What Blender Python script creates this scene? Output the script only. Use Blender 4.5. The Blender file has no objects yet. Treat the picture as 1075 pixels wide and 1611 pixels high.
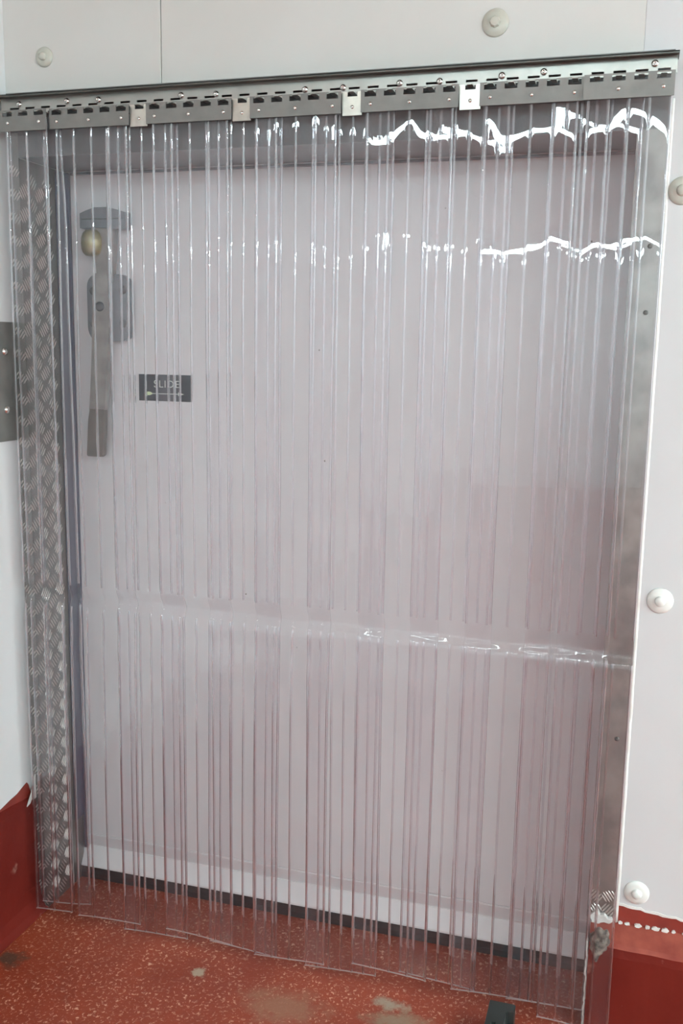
import bpy, bmesh, math, random
from mathutils import Vector, Matrix, noise

# ------------------------------------------------------------------ camera
S = bpy.context.scene
COL = S.collection
cam_d = bpy.data.cameras.new('camera')
cam = bpy.data.objects.new('camera', cam_d)
COL.objects.link(cam)
cam_d.sensor_fit = 'VERTICAL'
cam_d.sensor_height = 24.0
cam_d.lens = 1534.4 / 1611.0 * 24.0
cam_d.clip_start = 0.02
_r = Vector((0.95713617, 0.2891748, 0.01637934))
_u = Vector((-0.06392624, 0.1557556, 0.98572493))
_f = Vector((-0.28249564, 0.94452005, -0.16756518))
CAM = Vector((1.55731, -2.26675, 1.63705))
M = Matrix(((_r.x, _u.x, -_f.x, CAM.x), (_r.y, _u.y, -_f.y, CAM.y), (_r.z, _u.z, -_f.z, CAM.z), (0, 0, 0, 1)))
cam.matrix_world = M
S.camera = cam

# ------------------------------------------------------------------ world, exposure
W = bpy.data.worlds.new('world')
S.world = W
W.use_nodes = True
W.node_tree.nodes['Background'].inputs[0].default_value = (0.9, 0.93, 1.0, 1)
W.node_tree.nodes['Background'].inputs[1].default_value = 0.05
S.view_settings.view_transform = 'Standard'
S.view_settings.look = 'None'
S.view_settings.exposure = 0.0
S.view_settings.gamma = 1.0
S.view_settings.use_curve_mapping = False
S.cycles.transparent_max_bounces = 48
S.cycles.max_bounces = 20
S.cycles.transmission_bounces = 20
S.cycles.diffuse_bounces = 5
S.cycles.glossy_bounces = 5
S.cycles.sample_clamp_indirect = 6.0
S.cycles.caustics_reflective = False
S.cycles.caustics_refractive = True

LIGHT_POWER = 138.0        # emission of the ceiling battens
LIGHT_FILL = 330.0         # battens added right of the doorway as fill for the left wall
LIGHT_NEAR = 70.0          # batten nearest the doorway, turned down so the door wall gets less light
LIGHT_COLOR = (0.765, 0.99, 1.02)


# ------------------------------------------------------------------ node helpers
def mat(name):
    m = bpy.data.materials.new(name)
    m.use_nodes = True
    nt = m.node_tree
    nt.nodes.clear()
    out = nt.nodes.new('ShaderNodeOutputMaterial')
    return m, nt, out


def N(nt, t, **kw):
    n = nt.nodes.new(t)
    for k, v in kw.items():
        if k.startswith('i_'):
            key = k[2:]
            key = int(key) if key.isdigit() else key.replace('_', ' ')
            n.inputs[key].default_value = v
        else:
            setattr(n, k, v)
    return n


def L(nt, a, b):
    nt.links.new(a, b)


def rgba(c):
    return (c[0], c[1], c[2], 1.0)


def ramp(nt, fac, stops):
    n = nt.nodes.new('ShaderNodeValToRGB')
    e = n.color_ramp.elements
    while len(e) < len(stops):
        e.new(0.5)
    for el, (p, c) in zip(e, stops):
        el.position = p
        el.color = rgba(c) if len(c) == 3 else c
    L(nt, fac, n.inputs[0])
    return n


def principled(name, color, rough=0.5, metal=0.0, var=None, scale=6.0, bump=0.0, bscale=60.0, spec=0.5):
    m, nt, out = mat(name)
    p = N(nt, 'ShaderNodeBsdfPrincipled')
    p.inputs['Base Color'].default_value = rgba(color)
    p.inputs['Roughness'].default_value = rough
    p.inputs['Metallic'].default_value = metal
    p.inputs['Specular IOR Level'].default_value = spec
    tc = N(nt, 'ShaderNodeTexCoord')
    if var:
        nz = N(nt, 'ShaderNodeTexNoise', i_Scale=scale, i_Detail=4.0)
        L(nt, tc.outputs['Object'], nz.inputs['Vector'])
        r = ramp(nt, nz.outputs['Fac'], [(0.35, var), (0.65, color)])
        L(nt, r.outputs[0], p.inputs['Base Color'])
    if bump:
        nz = N(nt, 'ShaderNodeTexNoise', i_Scale=bscale, i_Detail=3.0)
        L(nt, tc.outputs['Object'], nz.inputs['Vector'])
        b = N(nt, 'ShaderNodeBump', i_Strength=bump, i_Distance=0.002)
        L(nt, nz.outputs['Fac'], b.inputs['Height'])
        L(nt, b.outputs[0], p.inputs['Normal'])
    L(nt, p.outputs[0], out.inputs[0])
    return m


# ------------------------------------------------------------------ materials
M_wall = principled('cream_white_panel', (0.615, 0.605, 0.585), 0.45, var=(0.59, 0.575, 0.55), scale=3.0, bump=0.05, bscale=8.0)
M_wall_right = principled('white_panel', (0.60, 0.60, 0.61), 0.45, var=(0.58, 0.575, 0.58), scale=3.0, bump=0.05, bscale=8.0)
M_wall_left = principled('clean_side_panel', (0.74, 0.745, 0.755), 0.45, var=(0.71, 0.715, 0.72), scale=3.0, bump=0.05, bscale=8.0)  # panel colour raised to make up for weak light on the left wall
M_far = principled('clean_white_panel', (0.80, 0.81, 0.81), 0.5, var=(0.77, 0.78, 0.78), scale=2.0)
M_ceil = principled('ceiling_paint', (0.84, 0.81, 0.75), 0.6, var=(0.81, 0.78, 0.72))
M_sealant = principled('white_sealant', (0.78, 0.78, 0.76), 0.5, var=(0.66, 0.64, 0.60), scale=20, bump=0.3)
M_cap = principled('cap_plastic', (0.52, 0.51, 0.45), 0.4, var=(0.48, 0.47, 0.41), scale=30)
M_cap_white = principled('white_cap_plastic', (0.76, 0.77, 0.74), 0.4, var=(0.72, 0.72, 0.69), scale=30)
M_steel = principled('brushed_steel', (0.44, 0.43, 0.40), 0.31, 0.9, var=(0.38, 0.37, 0.345), scale=14)
M_plate = principled('grey_steel_plate', (0.22, 0.212, 0.20), 0.5, 0.45, var=(0.18, 0.174, 0.165), scale=18)
M_bright = principled('bright_steel', (0.78, 0.77, 0.74), 0.22, 1.0, var=(0.7, 0.69, 0.66), scale=40)
M_clip = principled('pale_steel', (0.72, 0.70, 0.63), 0.33, 0.8, var=(0.58, 0.56, 0.51), scale=30)
M_dark = principled('dark_steel', (0.13, 0.125, 0.115), 0.45, 0.8, var=(0.09, 0.09, 0.085), scale=20)
M_rubber = principled('black_rubber', (0.012, 0.011, 0.012), 0.6, var=(0.02, 0.018, 0.018), scale=25, bump=0.2, spec=0.2)
M_seal = principled('blue_grey_seal', (0.085, 0.09, 0.135), 0.4, var=(0.065, 0.07, 0.11), scale=12)
M_tread = principled('chequer_aluminium', (0.27, 0.258, 0.242), 0.40, 0.8, var=(0.215, 0.205, 0.192), scale=16, bump=0.25, bscale=90)
M_bars = principled('chequer_bars', (0.74, 0.715, 0.67), 0.32, 0.65, var=(0.62, 0.60, 0.56), scale=30)
M_head = principled('head_front_steel', (0.16, 0.155, 0.155), 0.5, 0.5, var=(0.13, 0.125, 0.125), scale=12)  # darker steel: shade under rail and strips is put into the colour
M_cover = principled('cover_steel', (0.30, 0.285, 0.27), 0.40, 0.7, var=(0.20, 0.19, 0.185), scale=14, bump=0.12, bscale=160)
M_soffit = principled('head_steel', (0.30, 0.292, 0.30), 0.4, 0.4, var=(0.26, 0.253, 0.26), scale=9)
M_black = principled('black_plastic', (0.020, 0.024, 0.023), 0.42, var=(0.016, 0.019, 0.018), scale=30, bump=0.1)
M_black_in = principled('deep_black_plastic', (0.006, 0.006, 0.007), 0.5, var=(0.01, 0.01, 0.01), scale=30)
M_brass = principled('worn_brass', (0.36, 0.31, 0.17), 0.4, 0.55, var=(0.42, 0.38, 0.26), scale=60)
M_zinc = principled('zinc_casting', (0.24, 0.25, 0.27), 0.42, 0.6, var=(0.20, 0.21, 0.23), scale=30)
M_lever = principled('lever_metal', (0.40, 0.375, 0.355), 0.38, 0.6, var=(0.29, 0.265, 0.25), scale=22)
M_grip = principled('lever_grip', (0.20, 0.17, 0.155), 0.45, 0.4, var=(0.17, 0.145, 0.135), scale=30)
M_bolt = principled('dark_bolt', (0.12, 0.12, 0.13), 0.4, 0.7, var=(0.16, 0.16, 0.17), scale=80)
M_sign = principled('sign_navy', (0.022, 0.030, 0.040), 0.4, var=(0.026, 0.034, 0.046), scale=8)
M_sign_ink = principled('sign_ink', (0.62, 0.65, 0.60), 0.5, var=(0.58, 0.61, 0.56), scale=20)
M_sign_green = principled('sign_green_ink', (0.70, 0.78, 0.50), 0.5, var=(0.66, 0.74, 0.46), scale=20)
M_plaster = principled('torn_plaster', (0.72, 0.71, 0.68), 0.8, var=(0.55, 0.53, 0.50), scale=60, bump=0.7, bscale=120)
M_concrete = principled('broken_concrete', (0.26, 0.225, 0.19), 0.9, var=(0.05, 0.042, 0.036), scale=70, bump=1.0, bscale=90)


def door_material():
    m, nt, out = mat('door_skin')
    p = N(nt, 'ShaderNodeBsdfPrincipled', i_Roughness=0.42)
    tc = N(nt, 'ShaderNodeTexCoord')
    nz = N(nt, 'ShaderNodeTexNoise', i_Scale=2.2, i_Detail=3.0)
    L(nt, tc.outputs['Object'], nz.inputs['Vector'])
    r = ramp(nt, nz.outputs['Fac'], [(0.3, (0.75, 0.73, 0.735)), (0.7, (0.80, 0.785, 0.79))])
    # sparse small dirt specks
    vo = N(nt, 'ShaderNodeTexVoronoi', i_Scale=13.0)
    L(nt, tc.outputs['Object'], vo.inputs['Vector'])
    sp = ramp(nt, vo.outputs['Distance'], [(0.022, (1, 1, 1)), (0.04, (0, 0, 0))])
    n2 = N(nt, 'ShaderNodeTexNoise', i_Scale=4.0)
    L(nt, tc.outputs['Object'], n2.inputs['Vector'])
    g = ramp(nt, n2.outputs['Fac'], [(0.55, (0, 0, 0)), (0.6, (1, 1, 1))])
    mu = N(nt, 'ShaderNodeMath', operation='MULTIPLY')
    L(nt, sp.outputs[0], mu.inputs[0]); L(nt, g.outputs[0], mu.inputs[1])
    mx = N(nt, 'ShaderNodeMix', data_type='RGBA')
    mx.inputs[7].default_value = (0.22, 0.20, 0.18, 1)
    L(nt, mu.outputs[0], mx.inputs[0]); L(nt, r.outputs[0], mx.inputs[6])
    L(nt, mx.outputs[2], p.inputs['Base Color'])
    L(nt, p.outputs[0], out.inputs[0])
    return m


M_door = door_material()
M_door_rail = principled('door_rail_white', (0.86, 0.845, 0.84), 0.4, var=(0.82, 0.805, 0.80), scale=6)


def red_paint(name, c1, c2, rough, speck, patches=(), chips=True):
    """Worn red floor paint: colour variation, fine grit that glints, bare patches with shapes of their own."""
    m, nt, out = mat(name)
    p = N(nt, 'ShaderNodeBsdfPrincipled')
    tc = N(nt, 'ShaderNodeTexCoord')
    co = tc.outputs['Object']
    nz = N(nt, 'ShaderNodeTexNoise', i_Scale=3.5, i_Detail=5.0, i_Roughness=0.6)
    L(nt, co, nz.inputs['Vector'])
    col = ramp(nt, nz.outputs['Fac'], [(0.3, c1), (0.7, c2)]).outputs[0]
    # grit
    if speck:
        g1 = N(nt, 'ShaderNodeTexNoise', i_Scale=105.0, i_Detail=2.5, i_Roughness=0.65, i_Distortion=0.6)
        L(nt, co, g1.inputs['Vector'])
        d = ramp(nt, g1.outputs['Fac'], [(0.565, (0, 0, 0)), (0.66, (1, 1, 1))])
        dens = N(nt, 'ShaderNodeTexNoise', i_Scale=7.0, i_Detail=4.0)
        L(nt, co, dens.inputs['Vector'])
        dr = ramp(nt, dens.outputs['Fac'], [(0.36, (0.25, 0.25, 0.25)), (0.62, (1, 1, 1))])
        m1 = g1
        m2 = N(nt, 'ShaderNodeMath', operation='MULTIPLY'); L(nt, d.outputs[0], m2.inputs[0]); L(nt, dr.outputs[0], m2.inputs[1])
        m3 = N(nt, 'ShaderNodeMath', operation='MULTIPLY', i_1=speck); L(nt, m2.outputs[0], m3.inputs[0])
        mx = N(nt, 'ShaderNodeMix', data_type='RGBA')
        L(nt, m3.outputs[0], mx.inputs[0]); L(nt, col, mx.inputs[6]); mx.inputs[7].default_value = (0.72, 0.42, 0.30, 1)
        col = mx.outputs[2]
        b = N(nt, 'ShaderNodeBump', i_Strength=0.55, i_Distance=0.0025)
        L(nt, m1.outputs[0], b.inputs['Height'])
        n5 = N(nt, 'ShaderNodeTexNoise', i_Scale=45.0, i_Detail=3.0)
        L(nt, co, n5.inputs['Vector'])
        b2 = N(nt, 'ShaderNodeBump', i_Strength=0.3, i_Distance=0.004)
        L(nt, n5.outputs['Fac'], b2.inputs['Height']); L(nt, b.outputs[0], b2.inputs['Normal'])
        L(nt, b2.outputs[0], p.inputs['Normal'])
    elif chips:
        n5 = N(nt, 'ShaderNodeTexNoise', i_Scale=18.0, i_Detail=4.0)
        L(nt, co, n5.inputs['Vector'])
        b2 = N(nt, 'ShaderNodeBump', i_Strength=0.25, i_Distance=0.006)
        L(nt, n5.outputs['Fac'], b2.inputs['Height'])
        L(nt, b2.outputs[0], p.inputs['Normal'])
        pk = N(nt, 'ShaderNodeTexNoise', i_Scale=11.0, i_Detail=5.0, i_Roughness=0.65)
        L(nt, co, pk.inputs['Vector'])
        f = ramp(nt, pk.outputs['Fac'], [(0.63, (0, 0, 0)), (0.69, (0.5, 0.5, 0.5))])
        mx = N(nt, 'ShaderNodeMix', data_type='RGBA')
        L(nt, f.outputs[0], mx.inputs[0]); L(nt, col, mx.inputs[6]); mx.inputs[7].default_value = (0.33, 0.16, 0.125, 1)
        col = mx.outputs[2]
    # worn patches: (x, y, z, rx, ry, colour, softness)
    for (x, y, z, rx, ry, pc, st) in patches:
        mp = N(nt, 'ShaderNodeMapping', vector_type='TEXTURE')
        mp.inputs['Location'].default_value = (x, y, z)
        mp.inputs['Scale'].default_value = (rx, ry, rx)
        L(nt, co, mp.inputs['Vector'])
        ln = N(nt, 'ShaderNodeVectorMath', operation='LENGTH')
        L(nt, mp.outputs[0], ln.inputs[0])
        pn = N(nt, 'ShaderNodeTexNoise', i_Scale=22.0, i_Detail=5.0, i_Roughness=0.7)
        L(nt, co, pn.inputs['Vector'])
        a = N(nt, 'ShaderNodeMath', operation='MULTIPLY_ADD', i_1=2.2)
        L(nt, pn.outputs['Fac'], a.inputs[0]); L(nt, ln.outputs['Value'], a.inputs[2])
        f = ramp(nt, a.outputs[0], [(0.0, (1, 1, 1)), (1.0, (0, 0, 0))])
        f.color_ramp.elements[0].position = 0.0
        mr = N(nt, 'ShaderNodeMapRange')
        mr.inputs['From Min'].default_value = 1.45
        mr.inputs['From Max'].default_value = 1.45 + st
        mr.inputs['To Min'].default_value = 0.9
        mr.inputs['To Max'].default_value = 0.0
        L(nt, a.outputs[0], mr.inputs['Value'])
        mx = N(nt, 'ShaderNodeMix', data_type='RGBA')
        L(nt, mr.outputs[0], mx.inputs[0]); L(nt, col, mx.inputs[6]); mx.inputs[7].default_value = rgba(pc)
        col = mx.outputs[2]
    L(nt, col, p.inputs['Base Color'])
    p.inputs['Roughness'].default_value = rough
    p.inputs['Specular IOR Level'].default_value = 0.5 if speck else 0.15
    L(nt, p.outputs[0], out.inputs[0])
    return m


M_floor = red_paint('red_floor_paint', (0.205, 0.025, 0.0095), (0.30, 0.049, 0.0185), 0.45, 0.9,
                    patches=[(0.045, -0.235, 0, 0.055, 0.05, (0.075, 0.045, 0.03), 0.5),
                             (0.545, -0.135, 0, 0.045, 0.03, (0.42, 0.33, 0.24), 0.25),
                             (1.06, -0.10, 0, 0.06, 0.035, (0.34, 0.27, 0.20), 0.5),
                             (1.10, -0.16, 0, 0.10, 0.05, (0.26, 0.17, 0.11), 0.7),
                             (0.80, -0.19, 0, 0.12, 0.07, (0.30, 0.125, 0.075), 0.8)])
M_base = red_paint('red_kerb_paint', (0.105, 0.0085, 0.0055), (0.15, 0.016, 0.010), 0.55, 0.0)
M_base_plain = principled('red_wall_paint', (0.22, 0.026, 0.016), 0.5, var=(0.18, 0.02, 0.013), scale=18)
M_base_top = principled('worn_kerb_top', (0.25, 0.052, 0.033), 0.6, var=(0.17, 0.024, 0.015), scale=16, bump=0.3, bscale=40, spec=0.3)  # lighter red on the sloped upper faces of the kerb


def pvc_sheet():
    """Clear flexible PVC, flat part: nearly all light passes straight through, mirror-like skin, slight milky wear."""
    m, nt, out = mat('clear_pvc')
    tc = N(nt, 'ShaderNodeTexCoord')
    tr = N(nt, 'ShaderNodeBsdfTransparent')
    nzt = N(nt, 'ShaderNodeTexNoise', i_Scale=9.0, i_Detail=3.0)
    L(nt, tc.outputs['Object'], nzt.inputs['Vector'])
    rt = ramp(nt, nzt.outputs['Fac'], [(0.3, (0.984, 0.981, 0.988)), (0.7, (0.996, 0.994, 0.998))])
    L(nt, rt.outputs[0], tr.inputs[0])
    df = N(nt, 'ShaderNodeBsdfDiffuse'); df.inputs[0].default_value = (0.72, 0.70, 0.76, 1)
    tl = N(nt, 'ShaderNodeBsdfTranslucent'); tl.inputs[0].default_value = (0.72, 0.70, 0.76, 1)
    mh = N(nt, 'ShaderNodeMixShader', i_0=0.5)
    L(nt, df.outputs[0], mh.inputs[1]); L(nt, tl.outputs[0], mh.inputs[2])
    mz = N(nt, 'ShaderNodeMixShader')
    st = N(nt, 'ShaderNodeTexNoise', i_Scale=1.0, i_Detail=4.0)
    mp = N(nt, 'ShaderNodeMapping'); mp.inputs['Scale'].default_value = (30, 30, 2.5)
    L(nt, tc.outputs['Object'], mp.inputs['Vector']); L(nt, mp.outputs[0], st.inputs['Vector'])
    hz = ramp(nt, st.outputs['Fac'], [(0.35, (0.012, 0.012, 0.012)), (0.75, (0.034, 0.034, 0.034))])
    L(nt, hz.outputs[0], mz.inputs[0])
    L(nt, tr.outputs[0], mz.inputs[1]); L(nt, mh.outputs[0], mz.inputs[2])
    gl = N(nt, 'ShaderNodeBsdfGlossy', i_Roughness=0.01)
    lw = N(nt, 'ShaderNodeLayerWeight', i_Blend=0.5)
    pw = N(nt, 'ShaderNodeMath', operation='POWER', i_1=5.0)
    L(nt, lw.outputs['Facing'], pw.inputs[0])
    ma = N(nt, 'ShaderNodeMath', operation='MULTIPLY_ADD', i_1=0.90, i_2=0.034)
    L(nt, pw.outputs[0], ma.inputs[0])
    mg = N(nt, 'ShaderNodeMixShader')
    L(nt, ma.outputs[0], mg.inputs[0]); L(nt, mz.outputs[0], mg.inputs[1]); L(nt, gl.outputs[0], mg.inputs[2])
    L(nt, mg.outputs[0], out.inputs[0])
    return m


def pvc_rib():
    """The thick rounded ribs and edges of the same PVC: they bend light like rods."""
    m, nt, out = mat('clear_pvc_rib')
    g = N(nt, 'ShaderNodeBsdfGlass', i_Roughness=0.0, i_IOR=1.5)
    g.inputs[0].default_value = (0.93, 0.92, 0.95, 1)
    tr = N(nt, 'ShaderNodeBsdfTransparent'); tr.inputs[0].default_value = (0.955, 0.95, 0.965, 1)
    mx = N(nt, 'ShaderNodeMixShader', i_0=0.7)
    L(nt, tr.outputs[0], mx.inputs[1]); L(nt, g.outputs[0], mx.inputs[2])
    gl = N(nt, 'ShaderNodeBsdfGlossy', i_Roughness=0.30)
    m2 = N(nt, 'ShaderNodeMixShader', i_0=0.09)
    L(nt, mx.outputs[0], m2.inputs[1]); L(nt, gl.outputs[0], m2.inputs[2])
    L(nt, m2.outputs[0], out.inputs[0])
    return m


def pvc_cut():
    """Sawn lower edge of a strip: frosted."""
    m, nt, out = mat('frosted_pvc_edge')
    tr = N(nt, 'ShaderNodeBsdfTransparent'); tr.inputs[0].default_value = (0.97, 0.96, 0.98, 1)
    df = N(nt, 'ShaderNodeBsdfDiffuse'); df.inputs[0].default_value = (0.86, 0.80, 0.80, 1)
    tl = N(nt, 'ShaderNodeBsdfTranslucent'); tl.inputs[0].default_value = (0.86, 0.80, 0.80, 1)
    a = N(nt, 'ShaderNodeMixShader', i_0=0.4)
    L(nt, df.outputs[0], a.inputs[1]); L(nt, tl.outputs[0], a.inputs[2])
    b = N(nt, 'ShaderNodeMixShader', i_0=0.32)
    L(nt, tr.outputs[0], b.inputs[1]); L(nt, a.outputs[0], b.inputs[2])
    L(nt, b.outputs[0], out.inputs[0])
    return m


M_pvc = pvc_sheet()
M_cut = pvc_cut()
M_rib = pvc_rib()


def emitter(name, color, power):
    m, nt, out = mat(name)
    e = N(nt, 'ShaderNodeEmission', i_Strength=power)
    e.inputs[0].default_value = rgba(color)
    L(nt, e.outputs[0], out.inputs[0])
    return m


# ------------------------------------------------------------------ object helpers
def link(name, me, parent=None, loc=(0, 0, 0)):
    o = bpy.data.objects.new(name, me)
    COL.objects.link(o)
    o.location = loc
    if parent:
        o.parent = parent
    return o


def obj(name, bm, material, parent=None, loc=(0, 0, 0), smooth=False):
    me = bpy.data.meshes.new(name)
    bmesh.ops.recalc_face_normals(bm, faces=bm.faces)
    bm.to_mesh(me)
    bm.free()
    for m in (material if isinstance(material, (list, tuple)) else [material]):
        me.materials.append(m)
    if smooth:
        for p in me.polygons:
            p.use_smooth = True
    return link(name, me, parent, loc)


def thing(name, label, cat, loc=(0, 0, 0), group=None):
    o = link(name, None, None, loc)
    o.empty_display_size = 0.05
    o['label'] = label
    o['category'] = cat
    if group:
        o['group'] = group
    return o


def tag(o, label, cat, group=None):
    o['label'] = label
    o['category'] = cat
    if group:
        o['group'] = group
    return o


def struct(o):
    o['kind'] = 'structure'
    return o


def box(bm, x0, x1, y0, y1, z0, z1, bev=0.0):
    t = bmesh.new()
    bmesh.ops.create_cube(t, size=1.0)
    for v in t.verts:
        v.co = Vector((x0 + (v.co.x + .5) * (x1 - x0), y0 + (v.co.y + .5) * (y1 - y0), z0 + (v.co.z + .5) * (z1 - z0)))
    if bev:
        bmesh.ops.bevel(t, geom=t.edges[:], offset=bev, segments=2, profile=0.6, affect='EDGES')
    merge(bm, t)
    return bm


def merge(bm, t):
    me = bpy.data.meshes.new('tmp')
    t.to_mesh(me)
    t.free()
    bm.from_mesh(me)
    bpy.data.meshes.remove(me)


def prism(bm, pts, fn, a, b, bev=0.0):
    """Extrude a 2D outline pts between depths a and b; fn(u, v, w) -> 3D point."""
    t = bmesh.new()
    va = [t.verts.new(fn(u, v, a)) for u, v in pts]
    vb = [t.verts.new(fn(u, v, b)) for u, v in pts]
    n = len(pts)
    fa = t.faces.new(va)
    t.faces.new(vb[::-1])
    for i in range(n):
        t.faces.new((va[i], va[(i + 1) % n], vb[(i + 1) % n], vb[i]))
    bmesh.ops.recalc_face_normals(t, faces=t.faces)
    if bev:
        bmesh.ops.bevel(t, geom=fa.edges[:], offset=bev, segments=2, profile=0.6, affect='EDGES')
    merge(bm, t)
    return bm


def lathe(bm, prof, fn, seg=24):
    """Turn profile [(r, h)] about an axis; fn(x, y, h) -> 3D point."""
    rings = []
    for r, h in prof:
        if r < 1e-6:
            rings.append([bm.verts.new(fn(0, 0, h))])
        else:
            rings.append([bm.verts.new(fn(r * math.cos(2 * math.pi * k / seg), r * math.sin(2 * math.pi * k / seg), h)) for k in range(seg)])
    for a, b in zip(rings, rings[1:]):
        for k in range(seg):
            k2 = (k + 1) % seg
            if len(a) == 1 and len(b) == 1:
                continue
            if len(a) == 1:
                bm.faces.new((a[0], b[k], b[k2]))
            elif len(b) == 1:
                bm.faces.new((a[k], b[0], a[k2]))
            else:
                bm.faces.new((a[k], b[k], b[k2], a[k2]))
    return bm


XZ = lambda u, v, w: (u, w, v)          # outline in the wall's plane, depth along Y
YZ = lambda u, v, w: (w, u, v)          # outline in the side wall's plane, depth along X
OUT = lambda x, y, h: (x, -h, y)        # lathe axis pointing out of the door wall


def ragged(x0, x1, n, z, amp, seed):
    rnd = random.Random(seed)
    return [(x0 + (x1 - x0) * i / n, z(i / n) + rnd.uniform(-amp, amp)) for i in range(n + 1)]


# ------------------------------------------------------------------ the setting
OW = 1.5216          # opening width
OH = 2.10            # opening height
DEPTH = 0.205        # jamb depth
XL, XR = -0.032, 6.6
YB = -9.4
HC = 2.80

bm = bmesh.new()
box(bm, XL - 0.4, XR + 0.2, YB - 0.2, 1.2, -0.08, 0.0)
floor = struct(obj('floor', bm, M_floor))

bm = bmesh.new()
box(bm, XL - 0.2, XR + 0.2, YB - 0.2, DEPTH, HC, HC + 0.1)
struct(obj('ceiling', bm, M_ceil))

# door wall: core round the opening, with its facing panels as parts
bm = bmesh.new()
box(bm, XL - 0.4, -0.003, 0.004, DEPTH, 0.0, HC)
box(bm, OW + 0.003, XR + 0.2, 0.004, DEPTH, 0.0, HC)
box(bm, -0.003, OW + 0.003, 0.004, DEPTH, OH + 0.003, HC)
wall = struct(obj('wall_front', bm, M_wall))
SEAM = 0.407
bm = bmesh.new()
box(bm, XL, SEAM - 0.0012, -0.001, 0.004, OH + 0.003, HC, 0.0008)
obj('panel', bm, M_wall, wall)
bm = bmesh.new()
box(bm, SEAM + 0.0012, OW + 0.003, -0.001, 0.004, OH + 0.003, HC, 0.0008)
obj('panel', bm, M_wall, wall)
bm = bmesh.new()
box(bm, OW + 0.0032, XR, -0.001, 0.004, 0.0, HC, 0.0008)
obj('panel', bm, M_wall_right, wall)

bm = bmesh.new()
box(bm, XL - 0.1, XL, YB, 0.003, 0.0, HC)
wall_l = struct(obj('wall_left', bm, M_wall_left))
bm = bmesh.new()
box(bm, XR, XR + 0.1, YB, 0.0, 0.0, HC)
struct(obj('wall_right', bm, M_far))
bm = bmesh.new()
box(bm, XL - 0.1, XR + 0.1, YB - 0.1, YB, 0.0, HC)
struct(obj('wall_back', bm, M_far))

# red coved skirting along the left wall, with its ragged top and peeling paint
bm = bmesh.new()
prof = [(XL, 0.352), (XL + 0.006, 0.346), (XL + 0.010, 0.33), (XL + 0.012, 0.085), (XL + 0.016, 0.05), (XL + 0.024, 0.022), (XL + 0.036, 0.004), (XL + 0.036, 0.0), (XL, 0.0)]
t = bmesh.new()
rows = []
ny = 60
for j in range(ny + 1):
    y = 0.0 - 1.6 * j / ny if j < ny else YB
    rows.append([t.verts.new((x + 0.0016 * noise.noise((y * 7, z * 9, 3)) * (0.2 if x <= XL else 1), y, max(0, z + (0.006 * noise.noise((y * 16, 0, 1)) + 0.02 * min(1, -y / .15) if z > 0.3 else 0)))) for x, z in prof])
for a, b in zip(rows, rows[1:]):
    for i in range(len(prof)):
        i2 = (i + 1) % len(prof)
        t.faces.new((a[i], a[i2], b[i2], b[i]))
t.faces.new(rows[0]); t.faces.new(rows[-1][::-1])
merge(bm, t)
base_l = struct(obj('baseboard_left', bm, M_base))
# torn paint on the wall just above the skirting
bm = bmesh.new()
pts = [(0.0, 0.352), (-0.002, 0.362), (-0.012, 0.366), (-0.016, 0.372), (-0.022, 0.392), (-0.030, 0.402), (-0.045, 0.398), (-0.075, 0.388), (-0.11, 0.384), (-0.155, 0.376), (-0.25, 0.385), (-0.4, 0.38), (-0.4, 0.34), (0.0, 0.34)]
prism(bm, pts, YZ, XL, XL + 0.0012)
obj('paint_edge', bm, M_base_plain, wall_l)
bm = bmesh.new()
prism(bm, [(-0.001, 0.348), (-0.001, 0.42), (-0.006, 0.415), (-0.014, 0.395), (-0.024, 0.373), (-0.042, 0.348), (-0.048, 0.338), (-0.033, 0.342), (-0.026, 0.350), (-0.014, 0.345)], YZ, XL + 0.010, XL + 0.0125)
obj('paint_flake', bm, M_sealant, wall_l)

# red kerb along the foot of the door wall, right of the doorway
bm = bmesh.new()
t = bmesh.new()
KX = 1.531
prof = [(0.0, 0.278), (-0.006, 0.274), (-0.048, 0.247), (-0.056, 0.238), (-0.058, 0.218), (-0.058, 0.0), (0.0, 0.0)]
rows = []
nx = 50
for i in range(nx + 1):
    x = KX + 1.2 * i / nx if i < nx else XR
    rows.append([t.verts.new((x, y + (0.003 * noise.noise((x * 11, z * 14, 5)) if y < -0.02 else 0), max(0, z + (0.0035 * noise.noise((x * 13, y * 13, 9)) if z > 0.2 else 0)))) for y, z in prof])
for a, b in zip(rows, rows[1:]):
    for i in range(len(prof)):
        i2 = (i + 1) % len(prof)
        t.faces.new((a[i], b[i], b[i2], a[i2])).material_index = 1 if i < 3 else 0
t.faces.new(rows[0][::-1]); t.faces.new(rows[-1])
merge(bm, t)
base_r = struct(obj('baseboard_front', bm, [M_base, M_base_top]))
# crumbled bare corner of the kerb: a lump of broken concrete
bm = bmesh.new()
bmesh.ops.create_icosphere(bm, subdivisions=4, radius=1.0)
for v in bm.verts:
    n = v.co.normalized()
    f = 1 + 0.22 * noise.noise(n * 2.3) + 0.13 * noise.noise(n * 6) + 0.07 * noise.noise(n * 15)
    v.co = Vector((n.x * 0.030 * (0.40 + 0.60 * (n.z + 1) / 2), n.y * 0.013, n.z * 0.044)) * f + Vector((1.557 - 0.008 * (1 - n.z) / 2, -0.050, 0.236))
obj('broken_corner', bm, M_concrete, base_r, smooth=True)
# pale torn edge running down the kerb end
bm = bmesh.new()
rnd = random.Random(4)
pr = []
for i in range(40):
    z = 0.245 - 0.245 * i / 39
    pr.append((KX - 0.001 + rnd.uniform(-.0015, .0015), z))
pl = [(x - 0.0035 - rnd.uniform(0, .002), z) for x, z in pr][::-1]
prism(bm, pr + pl, XZ, -0.054, -0.012)
obj('torn_edge', bm, M_plaster, base_r)
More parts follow.
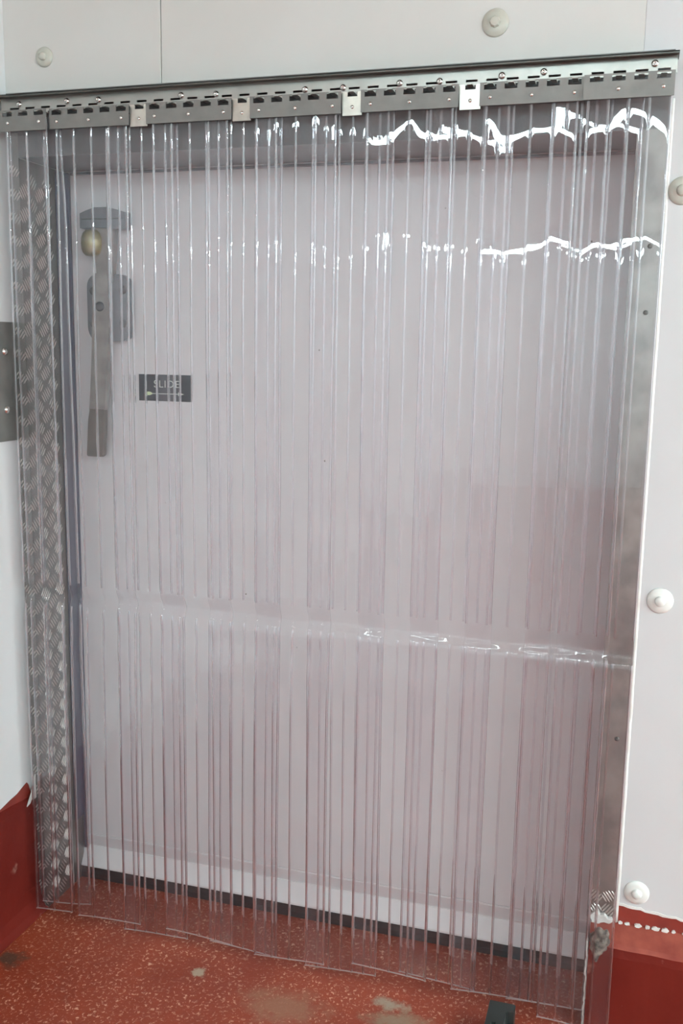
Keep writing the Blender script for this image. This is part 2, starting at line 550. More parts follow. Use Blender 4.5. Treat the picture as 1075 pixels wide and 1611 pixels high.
# red paint band on the wall above the kerb
bm = bmesh.new()
top = ragged(1.594, 2.2, 60, lambda s: 0.321 - 0.016 * min(1, s * 3.5) + 0.004 * noise.noise((s * 40, 0, 0)), 0.0018, 7)
prism(bm, [(1.594, 0.27)] + top + [(2.2, 0.27)], XZ, -0.0022, -0.0009)
obj('paint_band', bm, M_base_plain, wall)
# pale flakes where band and kerb meet
rnd = random.Random(12)
for (x, w, h) in [(1.600, .012, .004), (1.616, .014, .004), (1.640, .018, .006), (1.663, .014, .005), (1.681, .022, .005), (1.703, .018, .006), (1.722, .010, .004), (1.75, .02, .005)]:
    bm = bmesh.new()
    pts = []
    for k in range(12):
        a = 2 * math.pi * k / 12
        pts.append((x + math.cos(a) * w / 2 * rnd.uniform(.7, 1.1), 0.2775 + math.sin(a) * h * rnd.uniform(.6, 1.1)))
    prism(bm, pts, XZ, -0.0065, -0.002)
    obj('paint_flake', bm, M_plaster, base_r)
# sealant along the ragged top of the red band
bm = bmesh.new()
low = [(x, z) for x, z in top]
rnd = random.Random(5)
up = [(x, z + 0.004 + rnd.uniform(0, .003)) for x, z in top][::-1]
prism(bm, low + up, XZ, -0.0028, -0.001)
obj('paint_edge', bm, M_sealant, wall)

# white bead of sealant beside the right-hand jamb plate
bm = bmesh.new()
t = bmesh.new()
rows = []
for i in range(61):
    z = 0.275 + (2.16 - 0.275) * i / 60
    dx = 0.0012 * noise.noise((z * 14, 0, 2))
    rows.append([t.verts.new((1.5856 + dx, 0, z)), t.verts.new((1.5862 + dx, -0.0035, z)), t.verts.new((1.5905 + dx, -0.0042, z)), t.verts.new((1.594 + dx, -0.002, z)), t.verts.new((1.5945 + dx, 0, z))])
for a, b in zip(rows, rows[1:]):
    for i in range(4):
        t.faces.new((a[i], a[i + 1], b[i + 1], b[i]))
t.faces.new(rows[0]); t.faces.new(rows[-1][::-1])
merge(bm, t)
struct(obj('trim_1', bm, M_sealant, smooth=True))


# ------------------------------------------------------------------ chequer-plate jamb linings
def five_bars(add, cu, cv, flip, n=5, length=0.036, gap=0.0088, wid=0.0044, hgt=0.0022, lean=0.62):
    """One group of five raised bars centred at (cu, cv)."""
    ang = math.pi / 2 - lean if not flip else math.pi / 2 + lean
    d = Vector((math.cos(ang), math.sin(ang)))
    nrm = Vector((-d.y, d.x))
    for k in range(n):
        off = (k - (n - 1) / 2) * gap
        ln = length * (1.0 if abs(k - (n - 1) / 2) < 1.6 else 0.75) / 2
        c = Vector((cu, cv)) + nrm * off
        add(c, d, nrm, ln, wid / 2, hgt)


def bars_mesh(fn, groups):
    bm = bmesh.new()

    def add(c, d, nrm, ln, w, h):
        base = []
        topv = []
        for s, q in ((-1, 0), (-.5, .85), (0.5, .85), (1, 0), (.5, -.85), (-.5, -.85)):
            p = c + d * (ln * s) + nrm * (w * q)
            base.append(bm.verts.new(fn(p.x, p.y, 0)))
            p2 = c + d * (ln * s * .72) + nrm * (w * q * .35)
            topv.append(bm.verts.new(fn(p2.x, p2.y, h)))
        for i in range(6):
            j = (i + 1) % 6
            bm.faces.new((base[i], base[j], topv[j], topv[i]))
        bm.faces.new(topv)
    for g in groups:
        five_bars(add, *g)
    return bm


lining = thing('jamb_lining', 'grey chequer plate with blue-grey seal lining the left side of the doorway', 'trim plate', (0, 0, 0), None)
bm = bmesh.new()
box(bm, XL + 0.0005, 0.0, -0.0035, -0.0005, 0.0, 2.16)
obj('front_flange', bm, M_tread, lining)
bm = bmesh.new()
box(bm, -0.0028, 0.0, -0.003, DEPTH, 0.0, 2.098)
obj('reveal_plate', bm, M_tread, lining)
bm = bmesh.new()
box(bm, 0.0002, 0.0050, 0.158, DEPTH - 0.0005, 0.20, 2.096, 0.0015)
obj('seal_strip', bm, M_seal, lining)
groups = []
for c, y in enumerate((0.014, 0.049, 0.084, 0.119)):
    for r_ in range(36):
        z = 0.03 + 0.0585 * r_ + (0.029 if c % 2 else 0)
        if z < 2.07:
            groups.append((y, z, c % 2 == 0))
bm = bars_mesh(lambda u, v, h: (h, u, v), groups)
o = obj('tread_bars', bm, M_bars, lining)
o['kind'] = 'stuff'
groups = [(-0.016, 0.02 + 0.0585 * r_, False, 5, 0.026, 0.0075) for r_ in range(1, 36)]
bm = bars_mesh(lambda u, v, h: (u, -0.0035 - h, v), groups)
o = obj('flange_bars', bm, M_bars, lining)
o['kind'] = 'stuff'

lining = thing('jamb_lining', 'smooth grey steel angle on the right edge of the doorway, chequered at its foot', 'trim plate', (OW, 0, 0))
lx = lambda x: x - OW
bm = bmesh.new()
box(bm, 0, 0.0640, -0.0032, -0.0008, 0.355, 2.16, 0.0006)
obj('cover_plate', bm, M_cover, lining)
bm = bmesh.new()
box(bm, -0.001, 0.0628, -0.0022, -0.0006, 0.278, 0.40)
obj('chequer_foot', bm, M_tread, lining)
groups = []
for c in range(2):
    for r_ in range(2):
        groups.append((0.017 + 0.031 * c, 0.300 + 0.036 * r_ + 0.004 * c, (c + r_) % 2 == 0, 5, 0.03, 0.0065))
bm = bars_mesh(lambda u, v, h: (u, -0.0022 - h, v), groups)
o = obj('tread_bars', bm, M_bars, lining)
bm = bmesh.new()
box(bm, 0.0, 0.0025, -0.003, DEPTH, 0.0, 2.098)
obj('reveal_plate', bm, M_plate, lining)
for z in (0.74, 1.72, 1.86):
    bm = bmesh.new()
    lathe(bm, [(0.0055, 0.0), (0.005, 0.0016), (0.003, 0.0026), (0, 0.003)], lambda x, y, h, z=z: (0.042 + x, -0.0032 - h, z + y), 14)
    obj('rivet', bm, M_dark, lining, smooth=True)
# white torn plaster lump at the foot of the right-hand plate
bm = bmesh.new()
pts = [(1.527, 0.286), (1.532, 0.276), (1.531, 0.262), (1.534, 0.256), (1.543, 0.262), (1.549, 0.259), (1.553, 0.272), (1.562, 0.275), (1.574, 0.273), (1.583, 0.280), (1.580, 0.288), (1.570, 0.287), (1.562, 0.296), (1.552, 0.293), (1.545, 0.301), (1.537, 0.298)]
prism(bm, [(x - OW, z) for x, z in pts], XZ, -0.0125, -0.001, 0.002)
obj('torn_plaster', bm, M_plaster, lining)

lining = thing('head_lining', 'grey steel lining across the top of the doorway above the white door', 'trim plate', (0, 0, OH))
bm = bmesh.new()
box(bm, 0.0, OW, -0.003, DEPTH, 0.0, 0.0026)
obj('soffit_plate', bm, M_soffit, lining)
# ------------------------------------------------------------------ sliding door behind
DY = 0.2125
door = struct(link('door_1', None))
door.empty_display_size = 0.05
bm = bmesh.new()
box(bm, -0.012, OW + 0.10, DY, DY + 0.08, 0.135, OH + 0.10, 0.002)
leaf = obj('door_leaf', bm, M_door, door)
bm = bmesh.new()
prism(bm, [(DY + 0.06, 0.1345), (DY - 0.002, 0.1345), (DY - 0.003, 0.131), (DY + 0.006, 0.094), (DY + 0.06, 0.094)], YZ, -0.012, OW + 0.10, 0.0)
obj('bottom_bevel', bm, M_door, door)
bm = bmesh.new()
prism(bm, [(DY + 0.06, 0.0935), (DY + 0.002, 0.0935), (DY - 0.024, 0.042), (DY - 0.0245, 0.037), (DY - 0.012, 0.031), (DY + 0.06, 0.031)], YZ, -0.012, OW + 0.10, 0.0)
obj('kick_rail', bm, M_door_rail, door)
bm = bmesh.new()
prism(bm, [(DY + 0.05, 0.0305), (DY - 0.012, 0.0305), (DY - 0.024, 0.016), (DY - 0.028, 0.002), (DY + 0.05, 0.002)], YZ, -0.012, OW + 0.10, 0.0)
obj('bottom_seal', bm, M_rubber, door)
bm = bmesh.new()
box(bm, 0.002, 0.016, DY - 0.010, DY - 0.0005, 0.09, OH - 0.004, 0.003)
obj('edge_seal', bm, M_seal, door)
bm = bmesh.new()
box(bm, 0.018, OW - 0.004, DY - 0.006, DY - 0.0005, OH - 0.010, OH - 0.003, 0.002)
obj('top_seal', bm, M_zinc, door)

# lever handle on the door (part of the door's furniture, its own parts below)
HY = DY - 0.0002
hand = thing('lever_handle', 'long grey metal lever handle with keeper and backplate on white door', 'handle', (0.0, HY, 0.0))
HX = lambda u, v, w: (u, -w, v)
bm = bmesh.new()
prism(bm, [(0.067, 1.944), (0.067, 1.983), (0.085, 1.990), (0.112, 1.998), (0.150, 1.998), (0.180, 1.991), (0.204, 1.984), (0.204, 1.940), (0.180, 1.940), (0.128, 1.944)], HX, 0.0, 0.042, 0.004)
keeper = obj('keeper', bm, M_zinc, hand)
bm = bmesh.new()
box(bm, 0.072, 0.198, -0.0445, -0.041, 1.966, 1.969, 0.001)
obj('groove_line', bm, M_bolt, keeper)
bm = bmesh.new()
lathe(bm, [(0.0, -0.034), (0.017, -0.034), (0.024, -0.027), (0.028, -0.016), (0.029, 0.0), (0.028, 0.014), (0.024, 0.026), (0.016, 0.034), (0.0, 0.034)], lambda x, y, h: (0.099 + x * 1.06, -0.034 + y, 1.905 + h), 24)
obj('roller', bm, M_brass, hand, smooth=True)
bm = bmesh.new()
prism(bm, [(0.104, 1.944), (0.113, 1.946), (0.166, 1.944), (0.163, 1.862), (0.158, 1.80), (0.112, 1.80), (0.108, 1.87)], HX, 0.012, 0.036, 0.004)
obj('upper_arm', bm, M_lever, hand)
c = 0.020
x0, x1, z0, z1 = 0.074, 0.208, 1.640, 1.822
pts = []
for (cx, cz, a0) in ((x1 - 0.034, z1 - 0.034, 0), (x0 + 0.03, z1 - 0.034, 90), (x0 + 0.03, z0 + 0.04, 180), (x1 - 0.034, z0 + 0.03, 270)):
    rx = 0.034 if cx > .14 else 0.03
    rz = 0.034 if cz > 1.7 else (0.04 if cx < .14 else .03)
    for k in range(7):
        a = math.radians(a0 + 15 * k)
        pts.append((cx + rx * math.cos(a), cz + rz * math.sin(a)))
bm = bmesh.new()
prism(bm, pts, HX, 0.0, 0.026, 0.007)
bp = obj('backplate', bm, M_zinc, hand)
for (x, z) in ((0.094, 1.778), (0.186, 1.780), (0.094, 1.688), (0.186, 1.690)):
    bm = bmesh.new()
    lathe(bm, [(0.012, 0.024), (0.012, 0.027), (0.009, 0.0285), (0.0, 0.0285)], lambda a, b, h, x=x, z=z: (x + a, -h, z + b), 18)
    obj('bolt', bm, M_bolt, bp, smooth=False)
bm = bmesh.new()
prism(bm, [(0.106, 1.823), (0.150, 1.823), (0.156, 1.74), (0.153, 1.68), (0.148, 1.60), (0.139, 1.52), (0.133, 1.45), (0.084, 1.45), (0.089, 1.50), (0.096, 1.60), (0.100, 1.68)], HX, 0.026, 0.048, 0.006)
lev = obj('lever', bm, M_lever, hand)
bm = bmesh.new()
prism(bm, [(0.087, 1.452), (0.131, 1.452), (0.130, 1.42), (0.123, 1.322), (0.119, 1.318), (0.078, 1.318), (0.074, 1.322), (0.081, 1.42)], HX, 0.024, 0.050, 0.006)
obj('grip', bm, M_grip, lev)
bm = bmesh.new()
lathe(bm, [(0.0135, 0.045), (0.0135, 0.0495), (0.010, 0.052), (0.0, 0.052)], lambda a, b, h: (0.126 + a, -h, 1.734 + b), 20)
obj('pivot_bolt', bm, M_bolt, hand)

# the small sign on the door
sx0, sx1, sz0, sz1 = 0.2165, 0.381, 1.4775, 1.551
sign = thing('door_sign', 'small dark navy sign with pale lettering and arrow on white door', 'sign', (sx0, HY, sz0))
bm = bmesh.new()
box(bm, 0, sx1 - sx0, -0.002, 0.0, 0, sz1 - sz0, 0.0006)
obj('sign_plate', bm, M_sign, sign)
fc = bpy.data.curves.new('lettering', 'FONT')
fc.body = 'SLIDE'
fc.size = 0.0285
fc.space_character = 1.12
fc.extrude = 0.0003
tmp = bpy.data.objects.new('lettering_tmp', fc)
COL.objects.link(tmp)
bpy.context.view_layer.update()
dg = bpy.context.evaluated_depsgraph_get()
me = bpy.data.meshes.new_from_object(tmp.evaluated_get(dg))
bpy.data.objects.remove(tmp)
me.name = 'lettering'
xs = [v.co.x for v in me.vertices]
lw = max(xs) - min(xs)
for v in me.vertices:
    x, y, z = v.co
    v.co = (0.047 + (x - min(xs)) * 0.078 / lw, -0.0024 - z * .5, 0.038 + y)
me.materials.clear()
me.materials.append(M_sign_ink)
link('lettering', me, sign)
bm = bmesh.new()
za = 0.0205
prism(bm, [(0.040, za - .0011), (0.121, za - .0011), (0.121, za - .0052), (0.139, za), (0.121, za + .0052), (0.121, za + .0011), (0.040, za + .0011)], HX, 0.0018, 0.0025)
arrow = obj('arrow', bm, M_sign_ink, sign)
bm = bmesh.new()
prism(bm, [(0.022, za - .005), (0.034, za - .005), (0.041, za - .002), (0.041, za + .002), (0.034, za + .005), (0.022, za + .005)], HX, 0.0018, 0.0026)
obj('arrow_tail', bm, M_sign_green, arrow)


# ------------------------------------------------------------------ head rail
KP = 0.04426
SX = lambda k: 0.3734 + KP * k          # centre of slot k
rail = thing('curtain_rail', 'long slotted steel rail across the top of the doorway carrying the strips', 'rail', (0, 0, 2.15))
RZ = 2.15


def slotted(bm, x0, x1, z0, z1, y0, y1, slots, rz=0.0):
    """Sheet with rectangular through slots [(xa, xb, za, zb)] that share one row."""
    if not slots:
        return box(bm, x0, x1, y0, y1, z0, z1)
    za, zb = slots[0][2], slots[0][3]
    xs = [x0]
    for s in slots:
        xs += [s[0], s[1]]
    xs.append(x1)
    zs = [z0, za, zb, z1] if zb < z1 - 1e-6 else [z0, za, z1]
    t = bmesh.new()
    vf = [[t.verts.new((x, y0, z)) for x in xs] for z in zs]
    vb = [[t.verts.new((x, y1, z)) for x in xs] for z in zs]
    solid = lambda i, j: not (j == 1 and i % 2 == 1) if 0 <= i < len(xs) - 1 and 0 <= j < len(zs) - 1 else False
    for j in range(len(zs) - 1):
        for i in range(len(xs) - 1):
            if not solid(i, j):
                continue
            t.faces.new((vf[j][i], vf[j][i + 1], vf[j + 1][i + 1], vf[j + 1][i]))
            t.faces.new((vb[j][i], vb[j + 1][i], vb[j + 1][i + 1], vb[j][i + 1]))
            if not solid(i - 1, j):
                t.faces.new((vf[j][i], vf[j + 1][i], vb[j + 1][i], vb[j][i]))
            if not solid(i + 1, j):
                t.faces.new((vf[j][i + 1], vb[j][i + 1], vb[j + 1][i + 1], vf[j + 1][i + 1]))
            if not solid(i, j - 1):
                t.faces.new((vf[j][i], vb[j][i], vb[j][i + 1], vf[j][i + 1]))
            if not solid(i, j + 1):
                t.faces.new((vf[j + 1][i], vf[j + 1][i + 1], vb[j + 1][i + 1], vb[j + 1][i]))
    merge(bm, t)
    return bm


RX0, RX1 = -0.020, 1.5935
bm = bmesh.new()
slots = [(SX(k) - 0.0128, SX(k) + 0.0128, 2.2070 - RZ, 2.2118 - RZ) for k in range(-8, 28)]
slotted(bm, RX0, RX1, 2.2005 - RZ, 2.2352 - RZ, -0.0400, -0.0375, slots)
obj('slotted_strip', bm, M_steel, rail)
bm = bmesh.new()                           # hooks: the thin bar crossing each slot
for k in range(-8, 28):
    box(bm, SX(k) - 0.006, SX(k) + 0.006, -0.0690, -0.0375, 2.1950 - RZ, 2.1962 - RZ)
    box(bm, SX(k) - 0.006, SX(k) + 0.006, -0.0390, -0.0375, 2.1950 - RZ, 2.2010 - RZ)
o = obj('hooks', bm, M_steel, rail)
o['kind'] = 'stuff'
bm = bmesh.new()
box(bm, RX0 - 0.008, RX1 + 0.0025, -0.0660, -0.0036, 2.2357 - RZ, 2.2377 - RZ)
box(bm, RX0 - 0.008, RX1 + 0.0025, -0.0660, -0.0642, 2.2325 - RZ, 2.2377 - RZ)
obj('top_flange', bm, M_dark, rail)
bm = bmesh.new()
box(bm, -0.03, OW + 0.066, -0.0034, -0.0012, OH + 0.0005 - RZ, 2.2368 - RZ)
obj('back_plate', bm, M_head, rail)  # front plate of the head lining, grouped with the rail mounted on it
bm = bmesh.new()
box(bm, RX0 - 0.008, RX1 - 0.005, -0.0075, -0.0012, 2.2393 - RZ, 2.2560 - RZ, 0.0008)
obj('back_flange', bm, M_plate, rail)
for k in range(4):
    bm = bmesh.new()
    x = 0.1 + 0.46 * k
    box(bm, x - 0.012, x + 0.012, -0.0374, -0.0036, 2.2130 - RZ, 2.2352 - RZ)
    obj('standoff', bm, M_dark, rail)


def onY(px, py, Y):
    """World point of the plane y = Y that photograph pixel (px, py) sees; used only to read positions off the photograph."""
    d = _r * (px - 537.5) - _u * (py - 805.5) + _f * 1534.4
    return CAM + d * ((Y - CAM.y) / d.y)


screw_me = None
for (px, py) in [(30, 164), (105, 159), (155, 157), (285, 150), (340, 148), (480, 141), (540, 138), (629, 131), (692, 128), (790, 119), (856, 113), (1031, 100)]:
    p = onY(px, py, -0.041)
    if screw_me is None:
        bm = bmesh.new()
        lathe(bm, [(0.0076, 0.0), (0.0076, 0.0015), (0.0065, 0.0038), (0.0042, 0.0052), (0.0030, 0.0054), (0.0026, 0.0036), (0.0, 0.0036)], OUT, 16)
        o = obj('screw', bm, M_bright, rail, (p.x, -0.0400, p.z - RZ), smooth=True)
        screw_me = o.data
    else:
        link('screw', screw_me, rail, (p.x, -0.0400, p.z - RZ))


# ------------------------------------------------------------------ the PVC strips
def sstep(a, b, x):
    t = max(0.0, min(1.0, (x - a) / (b - a)))
    return t * t * (3 - 2 * t)


ZTOP = 2.1825


def strip_mesh(x0, width, ylay, ztop, zbot, seed, bow=0.002, skew=0.0, curl=0.0, crease=1.0, nrib=5, taper=0.0):
    """Closed ribbed sheet hanging from ztop to zbot, with the packing crease near z = 0.96."""
    rnd = random.Random(seed)
    pitch = (width - 0.006) / (nrib - 1)
    prof = []            # (x, half thickness, is_rib)
    H0, HR = 0.00105, 0.00205
    RW = 0.0030
    for i in range(nrib):
        xc = 0.003 + pitch * i
        if i == 0:
            prof += [(xc - 0.003, 0.0009, 1), (xc - 0.0022, 0.0016, 1), (xc - 0.0008, HR, 1), (xc + 0.0012, HR * .9, 1), (xc + 0.0023, 0.00125, 1), (xc + RW, H0, 1)]
        elif i == nrib - 1:
            prof += [(xc - RW, H0, 1), (xc - 0.0023, 0.00125, 1), (xc - 0.0012, HR * .9, 1), (xc + 0.0008, HR, 1), (xc + 0.0022, 0.0016, 1), (xc + 0.003, 0.0009, 1)]
        else:
            prof += [(xc - RW, H0, 1), (xc - 0.0021, 0.0013, 1), (xc - 0.0010, 0.0018, 1), (xc, HR, 1), (xc + 0.0010, 0.0018, 1), (xc + 0.0021, 0.0013, 1), (xc + RW, H0, 1)]
        if i < nrib - 1:
            for q in (0.25, 0.5, 0.75):
                prof.append((xc + pitch * q, H0, 0))
    np_ = len(prof)
    # height samples: dense near the top and round the crease
    zs = []
    z = ztop
    while z > zbot + 0.03:
        zs.append(z)
        zk = 0.962
        if abs(z - zk) < 0.10:
            z -= 0.0055
        elif z > 1.70:
            z -= 0.011
        elif abs(z - zk) < 0.25:
            z -= 0.02
        else:
            z -= 0.035
    zs.append(zbot + 0.0025)
    zs.append(zbot)
    verts = []
    ph = seed * 1.713
    zc = 0.962
    for z in zs:
        top = sstep(1.55, 2.0, z)
        for side in (-1, 1):
            for x, h, _ in prof:
                s = x / width
                X = x0 + x
                shared = 0.003 * math.sin(z * 2.1 + 0.6) * sstep(2.1, 1.5, z)
                b = bow * (1 - 4 * (s - 0.5) ** 2) * sstep(2.16, 1.9, z)
                rp = (0.00034 + 0.00076 * top) * noise.noise((X * 15.0 + ph, z * 6.2, ph)) + (0.00004 + 0.00008 * top) * noise.noise((X * 42.0 + ph, z * 20.0, 7 + ph))
                rp *= sstep(ztop, ztop - 0.03, z)
                zk = zc + 0.006 * noise.noise((X * 6, 2.0, 3))
                dz = (z - zk) / 0.022
                cr = crease * (0.0138 + 0.0055 * noise.noise((X * 14 + seed, 0.5, 9))) * (math.exp(-dz * dz) + 0.25 * math.exp(-((z - zk + 0.075) / 0.05) ** 2))
                low = 0.0022 * noise.noise((ph, z * 1.7, 4.0)) * sstep(2.1, 1.6, z)
                cl = curl * (s ** 3) * sstep(2.14, 1.9, z)
                y = ylay + shared + b + rp + cr + low + cl + side * h
                xx = X + 0.0022 * noise.noise((ph + 3, z * 1.6, 1)) * sstep(2.15, 1.7, z) + skew * (ztop - z) + taper * s * (ztop - z)
                zz = z
                if z <= zbot + 0.0036:
                    zz = z + 0.004 * noise.noise((X * 5, seed, 0)) + 0.010 * (s - .5) * (1 if seed % 2 else -1)
                verts.append((xx, y, zz))
    faces = []
    mats = []
    ring = 2 * np_
    for r_ in range(len(zs) - 1):
        a = r_ * ring
        b = (r_ + 1) * ring
        for i in range(np_ - 1):
            m = 1 if prof[i][2] and prof[i + 1][2] and prof[i + 1][0] - prof[i][0] < 0.004 and not -0.018 < zs[r_] - 0.962 < 0.040 else 0
            if r_ == len(zs) - 2:
                m = 2
            faces.append((a + i, a + i + 1, b + i + 1, b + i)); mats.append(m)
            faces.append((a + np_ + i + 1, a + np_ + i, b + np_ + i, b + np_ + i + 1)); mats.append(m)
        faces.append((a + np_, a, b, b + np_)); mats.append(1)
        faces.append((a + np_ - 1, a + 2 * np_ - 1, b + 2 * np_ - 1, b + np_ - 1)); mats.append(1)
    e = (len(zs) - 1) * ring
    for base in (0, e):
        for i in range(np_ - 1):
            f = (base + i, base + np_ + i, base + np_ + i + 1, base + i + 1)
            faces.append(f if base == 0 else f[::-1])
            mats.append(1 if base == 0 else 2)
    me = bpy.data.meshes.new('strip_sheet')
    me.from_pydata(verts, [], faces)
    me.materials.append(M_pvc)
    me.materials.append(M_rib)
    me.materials.append(M_cut)
    me.polygons.foreach_set('material_index', mats)
    me.polygons.foreach_set('use_smooth', [True] * len(mats))
    me.update()
    return me


def rivet(parent, x, y, z, r=0.0042):
    bm = bmesh.new()
    lathe(bm, [(r, 0.0), (r * .95, 0.0012), (r * .6, 0.0024), (0.0, 0.0028)], lambda a, b, h: (x + a, y - h, z + b), 14)
    obj('rivet', bm, M_bright, parent, smooth=True)


YF, YBK, YE = -0.0560, -0.0455, -0.0655
CUR = 'clear ribbed strips of the doorway curtain'


def strip(label, x0, width, ylay, zbot, seed, plate=None, slot_ks=(), rivets=(), pz=(2.151, 2.199), plate_mat=None, clip_k=None, **kw):
    px = (plate[0] if plate else x0)
    t = thing('curtain_strip', label, 'curtain strip', (px, ylay, ZTOP), CUR)
    me = strip_mesh(x0 - px, width, 0.0, 0.0, zbot - ZTOP, seed, **kw) if False else strip_mesh(x0, width, ylay, ZTOP, zbot, seed, **kw)
    me.transform(Matrix.Translation((-px, -ylay, -ZTOP)))
    link('strip_sheet', me, t)
    if plate:
        yp = -0.0046
        bm = bmesh.new()
        sl = [(SX(k) - 0.0135 - px, SX(k) + 0.0135 - px, 2.1840 - ZTOP, (2.1965 if pz[1] > 2.1987 else 2.1955) - ZTOP) for k in slot_ks]
        slotted(bm, 0, plate[1] - plate[0], pz[0] - ZTOP, pz[1] - ZTOP, yp - 0.0020, yp, sl)
        pl = obj('clamp_plate', bm, plate_mat or M_plate, t)
        for k in rivets:
            rivet(pl, SX(k) - px, yp - 0.0020, 2.1685 - ZTOP)
    if clip_k is not None:
        cx = SX(clip_k) - px
        bm = bmesh.new()
        w0, w1 = 0.0255, 0.0225
        n0, nd = 0.0115, 0.0105
        ang = 0.16
        pts = [(-w1, 0), (w1, 0), (w0, .051), (n0 + .002, .051), (n0, .051 - .003), (n0, .051 - nd), (-n0, .051 - nd), (-n0, .051 - .003), (-n0 - .002, .051), (-w0, .051)]
        lean = CLIP_LEAN.get(clip_k, 0.05)
        fn = lambda u, v, w: (cx + u, (-0.0055 - w) - math.sin(lean) * (.051 - v), 2.1480 - ZTOP + v)
        prism(bm, pts, fn, 0.0, 0.0018)
        cl = obj('clamp_clip', bm, M_clip, t)
        bm = bmesh.new()
        yy = -0.0073 - math.sin(lean) * .033
        lathe(bm, [(0.0042, 0.0), (0.004, 0.0012), (0.0024, 0.0024), (0.0, 0.0028)], lambda a, b, h: (cx + a, yy - h, 2.1660 - ZTOP + b), 14)
        obj('rivet', bm, M_bright, cl, smooth=True)
    return t


CLIP_LEAN = {0: 0.10, 6: 0.10, 12: 0.02, 18: -0.03}
# back layer, seen through and between the front strips
strip('back strip tight against the left jamb, its edge in front of the blue-grey door seal', 0.004, 0.150, YBK, 0.058, 11, skew=0.006, curl=0.012, nrib=4, bow=0.001)
for i, (k, lab) in enumerate([(0, 'back strip behind the first pale clip from the left'),
                              (6, 'back strip behind the second pale clip from the left'),
                              (12, 'back strip behind the third pale clip from the left'),
                              (18, 'back strip behind the brightest pale clip, right of centre')]):
    strip(lab + ', clear ribbed PVC', SX(k) - 0.098, 0.196, YBK, (0.022, 0.030, 0.026, 0.052)[i], 21 + i, clip_k=k, nrib=7, bow=0.0012, skew=(0.001, -0.002, 0.002, -0.003)[i])
strip('clear back strip beneath the join of the two rightmost rail plates', SX(24) - 0.092, 0.190, YBK, 0.048, 31, nrib=7, bow=0.0012, skew=-0.002)
# front layer
FL = ['first', 'second', 'third', 'fourth', 'fifth']
for i in range(5):
    k0 = 1 - 6 + 6 * i
    ks = list(range(k0, k0 + 5))
    xa = SX(ks[0]) - 0.0200 - (0.002 if i else 0.0)
    xb = SX(ks[-1]) + 0.0205
    strip('%s clear front strip from the left under a five-slot grey plate with rivets' % FL[i], xa + 0.012, 0.197, YF,
          (0.044, 0.047, 0.034, 0.056, 0.050)[i], 41 + i, plate=(xa, xb), slot_ks=ks,
          rivets=((ks[0], ks[2], ks[4]) if i != 1 else (ks[0], ks[2], ks[4])), pz=(2.1515, 2.199), bow=0.0016,
          skew=(-0.003, 0.002, -0.001, 0.002, -0.001)[i])
# outermost strips at both ends
strip('leftmost clear strip over the chequer plate, under a lower three-slot plate', 0.010, 0.118, YE, 0.046, 61, plate=(-0.006, 0.1290), slot_ks=[-8, -7, -6],
      rivets=(-8, -6), pz=(2.149, 2.1985), nrib=3, bow=0.001, skew=-0.001, crease=.7)
strip('rightmost clear strip over the right edge of the doorway, under the last plate', 1.418, 0.170, YE, 0.020, 62, plate=(1.4105, 1.5905), slot_ks=[24, 25, 26, 27],
      rivets=(25, 27), pz=(2.150, 2.199), nrib=5, bow=0.0012, skew=0.000, crease=.8)

# ------------------------------------------------------------------ fixing caps on the wall panels
for (px, py, lab, m_) in [(70, 90, 'small translucent round fixing cap high on the wall, above the rail at far left', M_cap),
                          (780, 36, 'large round fixing cap on the wall above the rail, near the top edge', M_cap),
                          (1039, 945, 'white domed fixing cap on the wall right of the doorway, at mid height', M_cap_white),
                          (1002, 1404, 'white domed fixing cap just above the red paint right of the doorway', M_cap_white),
                          (1074, 300, 'fixing cap on the right wall cut by the picture edge, below rail level', M_cap)]:
    p = onY(px, py, -0.001)
    s = 0.82 if px == 70 else 1.0
    t = thing('fixing_cap', lab, 'fixing cap', (p.x, -0.001, p.z), 'round fixing caps on the white wall panels')
    bm = bmesh.new()
    lathe(bm, [(0.0, 0.0), (0.0295 * s, 0.0), (0.0292 * s, 0.002), (0.027 * s, 0.0042), (0.019 * s, 0.0068), (0.0135 * s, 0.0075), (0.0, 0.0075)], OUT, 36)
    obj('flange', bm, m_, t, smooth=True)
    bm = bmesh.new()
    lathe(bm, [(0.0125 * s, 0.0070), (0.0115 * s, 0.0125), (0.0095 * s, 0.0150), (0.0, 0.0155)], OUT, 8 if px == 780 else 24)
    obj('cap_head', bm, m_, t, smooth=(px != 780))

# ------------------------------------------------------------------ steel plate on the left wall
pl = thing('steel_plate', 'flat grey steel plate with two bolts on the left wall beside the doorway', 'plate', (XL, -0.1, 1.53))
bm = bmesh.new()
prism(bm, [(-0.12, -0.155), (0.086, -0.155), (0.0885, -0.152), (0.0945, 0.152), (0.092, 0.155), (-0.12, 0.155)], lambda u, v, w: (w, u, v), 0.0, 0.004, 0.001)
obj('plate_body', bm, M_plate, pl)
for z in (0.079, -0.072):
    bm = bmesh.new()
    lathe(bm, [(0.0105, 0.0), (0.0105, 0.003), (0.0085, 0.0065), (0.004, 0.0085), (0.0, 0.009)], lambda a, b, h, z=z: (0.004 + h, 0.042 + a, z + b), 18)
    obj('bolt', bm, M_bright, pl, smooth=True)

# ------------------------------------------------------------------ black plastic bracket standing on the floor
bk = thing('plastic_bracket', 'black plastic bracket end on the red floor at the bottom edge', 'bracket', (1.339, -0.10, 0.0))
BH = 0.072


def slab(bm, pts, z0, z1, bev=0.0):
    prism(bm, pts, lambda u, v, w: (u, v, w), z1, z0, bev)


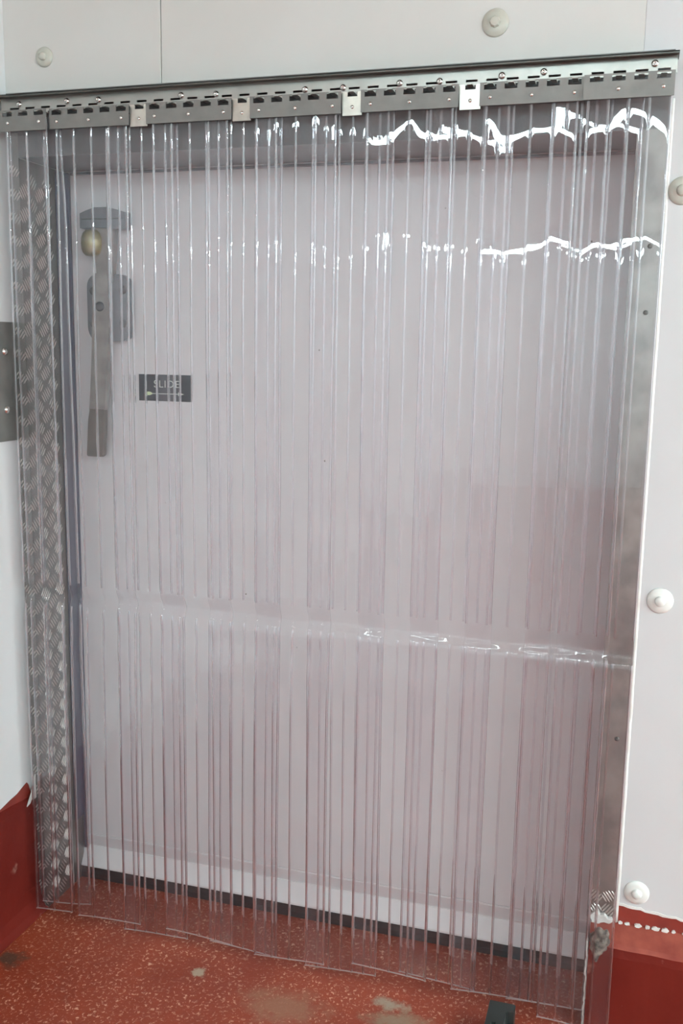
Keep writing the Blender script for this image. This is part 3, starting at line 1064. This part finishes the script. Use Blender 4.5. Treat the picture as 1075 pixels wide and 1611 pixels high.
bm = bmesh.new()
slab(bm, [(-0.031, -0.22), (-0.0165, -0.22), (-0.0165, -0.078), (-0.006, -0.076), (-0.006, -0.22), (0.006, -0.22), (0.0125, -0.038), (0.0165, -0.030), (0.030, -0.027), (0.0315, -0.003), (0.028, 0.0), (-0.029, 0.0), (-0.031, -0.002)], 0.0, BH, 0.0012)
obj('bracket_body', bm, M_black, bk)
bm = bmesh.new()
slab(bm, [(0.0075, -0.22), (0.0295, -0.22), (0.0292, -0.0285), (0.0175, -0.0315), (0.0138, -0.038)], 0.0, BH - 0.03)
obj('recess', bm, M_black_in, bk)
bm = bmesh.new()
slab(bm, [(-0.016, -0.22), (-0.0065, -0.22), (-0.0065, -0.0775), (-0.016, -0.079)], 0.0, BH - 0.025)
obj('slot', bm, M_black_in, bk)

# ------------------------------------------------------------------ ceiling battens (those at left reflect as the bright squiggles, the rest are added fill)
M_tube = emitter('led_diffuser', LIGHT_COLOR, LIGHT_POWER)
M_tube_fill = emitter('led_diffuser_side', LIGHT_COLOR, LIGHT_FILL)
M_tube_dim = emitter('led_diffuser_near', LIGHT_COLOR, LIGHT_NEAR)


def batten(x0, x1, y, z, label, tube=None, w=1.0):
    t = thing('ceiling_light', label, 'light', ((x0 + x1) / 2, y, z), 'LED battens under the ceiling')
    h = (x1 - x0) / 2
    bm = bmesh.new()
    box(bm, -h, h, -0.035, 0.035, 0.03, HC - z - 0.0005, 0.004)
    obj('housing', bm, M_wall, t)
    bm = bmesh.new()
    pr = [(-0.018, 0.0295), (-0.017, 0.012), (-0.010, 0.003), (0, 0.0), (0.010, 0.003), (0.017, 0.012), (0.018, 0.0295)]
    prism(bm, pr, lambda u, v, w: (w, u, v), -h + 0.01, h - 0.01)
    bm.transform(Matrix.Diagonal((1, w, 1, 1)))
    obj('diffuser', bm, tube or M_tube, t)


batten(0.10, 2.0, -3.05, 2.70, 'LED batten in the ceiling row nearest to the doorway', M_tube_dim, 0.3)
for y, nm in ((-7.9, 'far'), (-8.9, 'farthest')):  # only the far left batten is reflected; the others are added fill light
    for x0, x1 in ((0.10, 2.0), (2.06, 4.0), (4.06, 6.0)):
        if x0 < 1 and y < -8.5:
            continue
        side = 'left' if x0 < 1 else ('middle' if x0 < 3 else 'right')
        batten(x0, x1, y, 2.70, 'LED batten in the %s ceiling row, %s end' % (nm, side), None, 0.7 if x0 < 1 else 1.0)
for y, nm in ((-0.7, 'first'), (-1.6, 'second'), (-2.5, 'third'), (-3.4, 'fourth')):  # rows added to brighten the left wall, clear of the strips' reflections
    for x0, x1 in ((4.3, 5.3), (5.36, 6.4)):
        batten(x0, x1, y, 2.70, 'LED batten of the %s row right of the doorway, %s end' % (nm, 'left' if x0 < 5 else 'right'), M_tube_fill)
